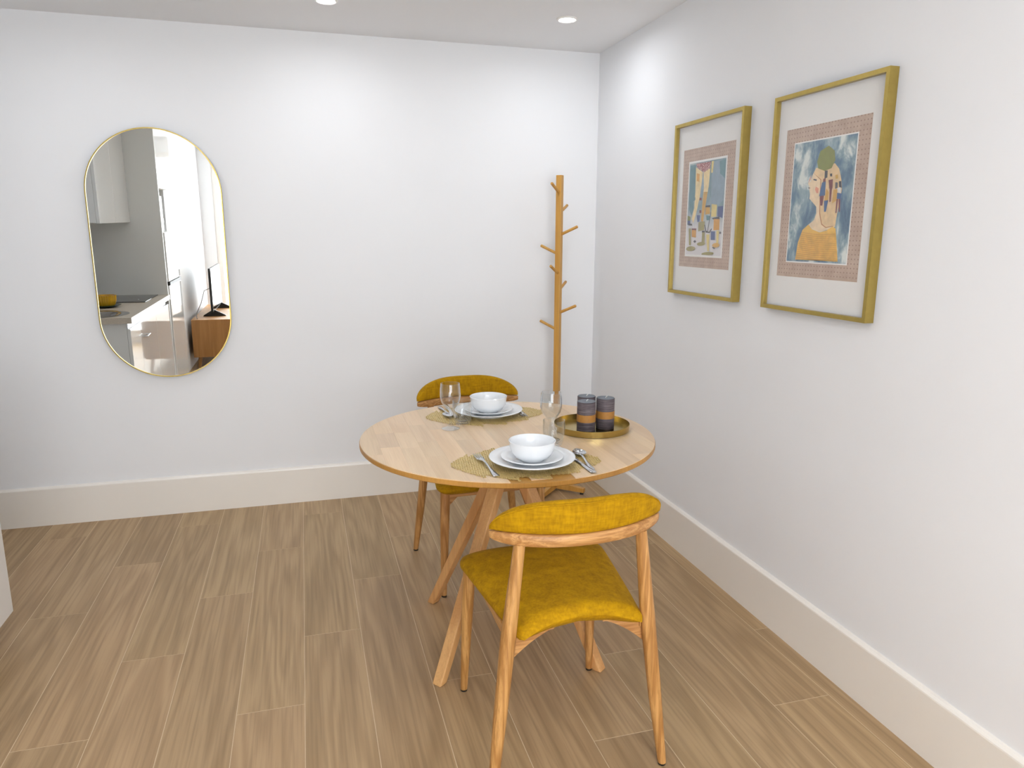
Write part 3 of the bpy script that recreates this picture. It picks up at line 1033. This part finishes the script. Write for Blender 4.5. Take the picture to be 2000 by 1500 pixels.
# ------------------------------------------------------------------ glasses
wine_prof = shell([(0, 0.0), (0.030, 0.0), (0.031, 0.0012), (0.026, 0.0035), (0.012, 0.008), (0.0055, 0.018), (0.0042, 0.035), (0.0048, 0.056), (0.009, 0.066), (0.020, 0.076), (0.031, 0.094), (0.0355, 0.112), (0.0350, 0.135), (0.0325, 0.159)],
                  [(0, 0.070), (0.008, 0.0715), (0.0185, 0.079), (0.0292, 0.095), (0.0338, 0.112), (0.0334, 0.135), (0.0312, 0.1598)])
tumb_prof = shell([(0, 0.0), (0.020, 0.0), (0.0245, 0.003), (0.030, 0.015), (0.0335, 0.032), (0.0355, 0.055), (0.0345, 0.083)],
                  [(0, 0.010), (0.020, 0.0105), (0.0275, 0.018), (0.0318, 0.034), (0.0338, 0.055), (0.0332, 0.0837)])


def wineglass(x, y, label):
    tag(obj('wine_glass', lathe(wine_prof, 48), M['glass'], loc=(x, y, TZ + 0.0003), smooth=50), label, 'wine glass', 'clear wine glasses')


def tumbler(x, y, z, label):
    tag(obj('tumbler', lathe(tumb_prof, 48), M['glass'], loc=(x, y, z), smooth=50), label, 'tumbler', 'clear water tumblers')


wineglass(-1.116, -1.462, 'clear stemmed wine glass left of the rear plates')
tumbler(-1.064, -1.412, TZ + 0.0018, 'clear round tumbler beside the rear plates')
wineglass(-0.829, -1.684, 'clear stemmed wine glass beside the candle tray, behind the front bowl')
tumbler(-0.842, -1.752, TZ + 0.0018, 'clear tumbler standing just behind the front bowl')

# ------------------------------------------------------------------ cutlery
def strip(bm, st, th=0.0018):
    """stations (s, half width, z) along +Y"""
    rings = []
    for s, w, z in st:
        rings.append([(-w, s, z), (-w * 0.6, s, z + th), (w * 0.6, s, z + th), (w, s, z), (w * 0.6, s, z - th * 0.2), (-w * 0.6, s, z - th * 0.2)])
    loft(bm, rings)


HANDLE = [(-0.100, 0.007, 0.001), (-0.097, 0.0095, 0.001), (-0.085, 0.0085, 0.0022), (-0.060, 0.006, 0.004), (-0.030, 0.0038, 0.006), (0.010, 0.0032, 0.008), (0.030, 0.004, 0.008)]


def fork(label, x, y, rz, z):
    bm = bmesh.new()
    strip(bm, HANDLE + [(0.040, 0.009, 0.0068), (0.050, 0.0115, 0.0052), (0.062, 0.0118, 0.0044)])
    for k in range(4):
        xx = -0.0093 + 0.0062 * k
        tube(bm, [(xx, 0.060, 0.0052), (xx, 0.080, 0.0040), (xx, 0.098, 0.0052), (xx, 0.106, 0.0068)], [0.0018, 0.0017, 0.0014, 0.0006], 8)
    tag(obj('fork', bm, M['steel'], loc=(x, y, z), rz=rz, smooth=45), label, 'fork', 'steel cutlery')


def spoon(label, x, y, rz, z):
    bm = bmesh.new()
    strip(bm, HANDLE)
    rows = []
    n, m = 14, 12
    for i in range(n + 1):
        t = i / n
        s = 0.026 + 0.062 * t
        w = max(0.0035, 0.0205 * math.sin(PI * min(1, 0.08 + 0.92 * t) ** 0.85) ** 0.6) if t < 1 else 0.002
        dp = 0.0075 * math.sin(PI * t) ** 0.8
        rows.append([(w * (2 * j / m - 1), s, 0.0092 - dp * (1 - (2 * j / m - 1) ** 2)) for j in range(m + 1)])
    top_, bot_ = rows, [[(p[0], p[1], p[2] - 0.0013) for p in r] for r in rows]
    rings = [a + b[::-1] for a, b in zip(top_, bot_)]
    loft(bm, rings)
    tag(obj('spoon', bm, M['steel'], loc=(x, y, z), rz=rz, smooth=45), label, 'spoon', 'steel cutlery')


def knife(label, x, y, rz, z):
    bm = bmesh.new()
    strip(bm, [(-0.105, 0.006, 0.002), (-0.100, 0.0095, 0.002), (-0.06, 0.0078, 0.002), (-0.005, 0.0065, 0.002), (0.004, 0.0062, 0.002), (0.012, 0.009, 0.002), (0.07, 0.0098, 0.002), (0.098, 0.007, 0.002), (0.108, 0.0015, 0.002)], 0.0024)
    tag(obj('knife', bm, M['steel'], loc=(x, y, z), rz=rz, smooth=35), label, 'knife', 'steel cutlery')


fork('steel fork left of the front plates, tines pointing to the back wall', -1.098, -1.898, math.radians(3), TZ + 0.0019)
spoon('steel spoon lying beside the knife right of the front plates', -0.806, -1.918, math.radians(-7), TZ + 0.0019)
knife('steel knife at the right edge of the front plates', -0.829, -1.936, math.radians(4), TZ + 0.0019)
fork('steel fork right of the rear plates, tines pointing to the viewer', -0.822, -1.290, math.radians(178), TZ + 0.0019)
spoon('steel spoon seen behind the wine glass, left of the rear plates', -1.094, -1.245, math.radians(181), TZ + 0.0019)
knife('steel knife tucked along the left edge of the rear plates', -1.070, -1.225, math.radians(180), TZ + 0.0019)

# ------------------------------------------------------------------ tray and candles
tray = [(0, 0.0), (0.126, 0.0), (0.128, 0.001), (0.130, 0.022), (0.1285, 0.0226), (0.1265, 0.003), (0, 0.003)]
tag(obj('tray', lathe(tray, 96), M['brass'], loc=(-0.648, -1.590, TZ + 0.0003), smooth=35), 'round brass tray with a raised rim holding three candles', 'tray')


def candle(x, y, h, band, label):
    t = thing('pillar_candle', label, 'candle', (x, y, TZ + 0.0034), 0, 'dark grey pillar candles on the brass tray')
    b = obj('wax_body', lathe([(0, 0), (0.030, 0), (0.0312, 0.002), (0.0312, h - 0.002), (0.0303, h - 0.0002), (0, h - 0.0002)], 40), M['wax'], t, smooth=35)
    obj('wax_top', lathe([(0, h - 0.0002), (0.0300, h - 0.0002), (0.0296, h + 0.0004), (0.006, h - 0.0001), (0, h - 0.0001)], 40), M['waxtop'], b, smooth=35)
    obj('band', lathe([(0.0312, band[0]), (0.0319, band[0]), (0.0319, band[1]), (0.0312, band[1])], 40, True), M['strap'], t, smooth=35)
    obj('wick', tubem([(0, 0, h - 0.001), (0.001, -0.001, h + 0.004), (0.004, -0.004, h + 0.0065)], 0.0011, 8), M['wick'], t, smooth=40)


candle(-0.684, -1.628, 0.105, (0.037, 0.062), 'dark grey banded pillar candle nearest the viewer on the tray')
candle(-0.603, -1.600, 0.106, (0.037, 0.062), 'dark grey banded pillar candle on the right of the tray')
candle(-0.657, -1.560, 0.107, (0.037, 0.062), 'dark grey pillar candle mostly hidden behind the front one')

# ------------------------------------------------------------------ kitchen row along the left wall (front visible at the left edge, the rest in the mirror)
KX, KY0, KY1 = -2.618, -1.115, -2.50
units = ((KY0, -1.40, 'narrow white gloss base cabinet at the end of the kitchen row'), (-1.40, -1.95, 'white gloss base cabinet in the middle of the kitchen row'), (-1.95, KY1, 'white gloss base cabinet next to the tall grey panel'))
for a, b, lab in units:
    t = thing('base_cabinet', lab, 'cabinet', (0, 0, 0), 0, 'white kitchen base cabinets')
    obj('body', boxm(XL + 0.002, KX - 0.02, b + 0.0005, a - 0.0005, 0.100, 0.833), M['whitegloss'], t)
    obj('plinth', boxm(XL + 0.05, KX - 0.07, b + 0.0005, a - 0.0005, 0.0, 0.100), M['leather'], t)
    dr = obj('door', boxm(KX - 0.019, KX, b + 0.0015, a - 0.0015, 0.100, 0.797), M['whitegloss'], t, bevel=0.001)
    obj('finger_rail', boxm(KX - 0.02, KX - 0.012, b + 0.0005, a - 0.0005, 0.800, 0.833), M['steel'], t)
    if b > -2.4 and a < -1.3:
        obj('handle', tubem([(KX, a - 0.06, 0.70), (KX + 0.025, a - 0.062, 0.70), (KX + 0.025, a - 0.16, 0.70), (KX, a - 0.162, 0.70)], 0.005, 8), M['steel'], dr, smooth=50)
bm = bmesh.new()
for x0, x1, y0, y1 in ((XL + 0.002, KX + 0.015, KY1 + 0.001, -1.44), (XL + 0.002, KX + 0.015, -1.16, KY0 + 0.015), (XL + 0.002, -3.0, -1.44, -1.16), (-2.72, KX + 0.015, -1.44, -1.16)):
    box(bm, x0, x1, y0, y1, 0.8335, 0.870)
bmesh.ops.remove_doubles(bm, verts=bm.verts[:], dist=1e-5)
wt = tag(obj('worktop', bm, M['worktop']), 'beige stone worktop over the white kitchen cabinets', 'worktop')
sk = thing('sink', 'round steel sink set in the beige worktop', 'sink', (-2.86, -1.30, 0.870))
obj('basin', lathe([(0, -0.03), (0.11, -0.03), (0.136, -0.006), (0.15, 0.0006), (0.19, 0.0030), (0.205, 0.0006)], 48), M['steel'], sk, smooth=50)
obj('drain', lathe([(0, -0.028), (0.025, -0.028), (0.025, -0.0285)], 24), M['black'], sk)
hob = thing('cooktop', 'black glass cooktop flush in the worktop', 'cooktop', (-2.93, -2.21, 0.8703))
gp = obj('glass_plate', boxm(-0.25, 0.25, -0.255, 0.255, 0.0, 0.005), M['hob'], hob, bevel=0.002)
for x, y in ((-0.1, -0.12), (0.1, 0.12)):
    obj('heating_ring', lathe([(0.080, 0.005), (0.080, 0.0054), (0.084, 0.0054), (0.084, 0.005)], 32, True), M['leather'], gp, loc=(x, y, 0))
tag(obj('serving_plate', lathe([(0, 0), (0.05, 0), (0.092, 0.014), (0.094, 0.017), (0.05, 0.006), (0, 0.006)], 40), M['greenglaze'], loc=(-2.875, -1.70, 0.8703), smooth=45), 'dark green plate under the yellow bowl on the worktop', 'plate')
bm = bmesh.new()
rib = 28
rings = []
for r, z, am in ((0.045, 0.0, 0.0), (0.056, 0.010, 0.02), (0.064, 0.04, 0.04), (0.066, 0.075, 0.035), (0.060, 0.075, 0.02), (0.054, 0.04, 0.0), (0.040, 0.010, 0.0)):
    rings.append([(r * (1 + am * math.cos(rib * 2 * PI * k / 112)) * math.cos(2 * PI * k / 112), r * (1 + am * math.cos(rib * 2 * PI * k / 112)) * math.sin(2 * PI * k / 112), z) for k in range(112)])
loft(bm, rings)
tag(obj('ribbed_bowl', bm, M['yellowglaze'], loc=(-2.875, -1.70, 0.8766), smooth=50), 'yellow ribbed bowl on the kitchen worktop, seen in the mirror', 'bowl')
uc = thing('wall_cabinet', 'white gloss wall cabinet above the kitchen worktop', 'cabinet', (0, 0, 0))
obj('body', boxm(XL + 0.002, -2.852, KY1 + 0.001, -1.602, 1.430, 2.34), M['whitegloss'], uc)
for a, b in ((-1.602, -2.050), (-2.053, -2.498)):
    obj('door', boxm(-2.851, -2.832, b, a, 1.427, 2.338), M['whitegloss'], uc, bevel=0.001)
tag(obj('tall_panel', boxm(XL + 0.002, KX + 0.004, -2.521, KY1, 0.0, H - 0.002), M['greypanel']), 'tall grey side panel between worktop and refrigerator', 'panel')
fr = thing('refrigerator', 'white two-door refrigerator with black handle strip', 'refrigerator', (0, 0, 0))
obj('body', boxm(-3.2, -2.665, -3.13, -2.55, 0.02, 1.35), M['trim'], fr)
for z0, z1 in ((0.05, 0.935), (0.965, 1.35)):
    obj('door', boxm(-2.664, -2.606, -3.13, -2.55, z0, z1), M['whitegloss'], fr, bevel=0.006)
obj('handle_strip', boxm(-2.664, -2.600, -3.12, -2.56, 0.937, 0.963), M['black'], fr)
obj('base', boxm(-3.15, -2.70, -3.12, -2.56, 0.0, 0.02), M['black'], fr)
mw = thing('microwave_oven', 'white microwave oven on top of the refrigerator', 'microwave oven', (0, 0, 1.3505))
obj('body', boxm(-3.1, -2.70, -3.08, -2.60, 0.0, 0.29), M['trim'], mw, bevel=0.004)
dd = obj('door', boxm(-2.699, -2.675, -2.98, -2.60, 0.005, 0.285), M['whitegloss'], mw, bevel=0.003)
obj('door_window', boxm(-2.675, -2.673, -2.94, -2.66, 0.06, 0.23), M['hob'], dd)
obj('dial', lathe([(0, 0), (0.018, 0), (0.016, 0.015), (0, 0.015)], 20), M['steel'], mw, loc=(-2.699, -3.03, 0.09)).rotation_euler = (0, PI / 2, 0)
tc = thing('top_cupboard', 'white gloss cupboard above the microwave oven', 'cabinet', (0, 0, 0))
obj('body', boxm(XL + 0.002, KX - 0.02, -3.185, -2.523, 1.690, H - 0.002), M['trim'], tc)
obj('door', boxm(KX - 0.019, KX, -3.183, -2.525, 1.692, H - 0.006), M['whitegloss'], tc, bevel=0.001)

# ------------------------------------------------------------------ television stand behind the camera, seen in the mirror
ts = thing('television_stand', 'low oak television stand on short legs, seen in the mirror', 'television stand', (-2.40, -4.47, 0))
obj('body', boxm(-0.25, 0.25, -0.67, 0.67, 0.12, 0.49), M['oakveneer'], ts, bevel=0.003)
for sy in (-1, 0, 1):
    dr = obj('drawer_front', boxm(0.2505, 0.266, sy * 0.445 - 0.218, sy * 0.445 + 0.218, 0.132, 0.48), M['oakveneer'], ts, bevel=0.002)
    obj('knob', lathe([(0, 0), (0.006, 0), (0.012, 0.012), (0.012, 0.018), (0, 0.02)], 16), M['black'], dr, loc=(0.266, sy * 0.445, 0.31)).rotation_euler = (0, PI / 2, 0)
for sx in (-1, 1):
    for sy in (-1, 1):
        obj('leg', tubem([(sx * 0.20, sy * 0.58, 0.12), (sx * 0.215, sy * 0.60, 0.0)], [0.02, 0.014], 14), M['oakveneer'], ts, smooth=40)
tv = thing('television', 'black flat television on the oak stand, seen edge-on in the mirror', 'television', (-2.46, -4.42, 0.4902))
obj('casing', boxm(-0.022, 0.0, -0.43, 0.43, 0.05, 0.48), M['black'], tv, bevel=0.004)
obj('screen', boxm(0.0, 0.002, -0.42, 0.42, 0.062, 0.47), M['hob'], tv)
for sy in (-1, 1):
    obj('foot', prism(bmesh.new(), [(-0.11, 0.0), (0.11, 0.0), (0.10, 0.012), (0.005, 0.062), (-0.02, 0.062), (-0.10, 0.012)], 'y', sy * 0.34 - 0.012, sy * 0.34 + 0.012), M['black'], tv)
cab = [(-2.487, -4.3, 0.76), (-2.55, -4.15, 0.74), (-2.58, -4.08, 0.62), (-2.62, -4.03, 0.53), (-2.62, -3.98, 0.4948), (-2.60, -3.88, 0.4945)]
tag(obj('power_cable', tubem(cab, 0.004, 8), M['leather'], smooth=60), 'thin pale cable hanging behind the television', 'cable')
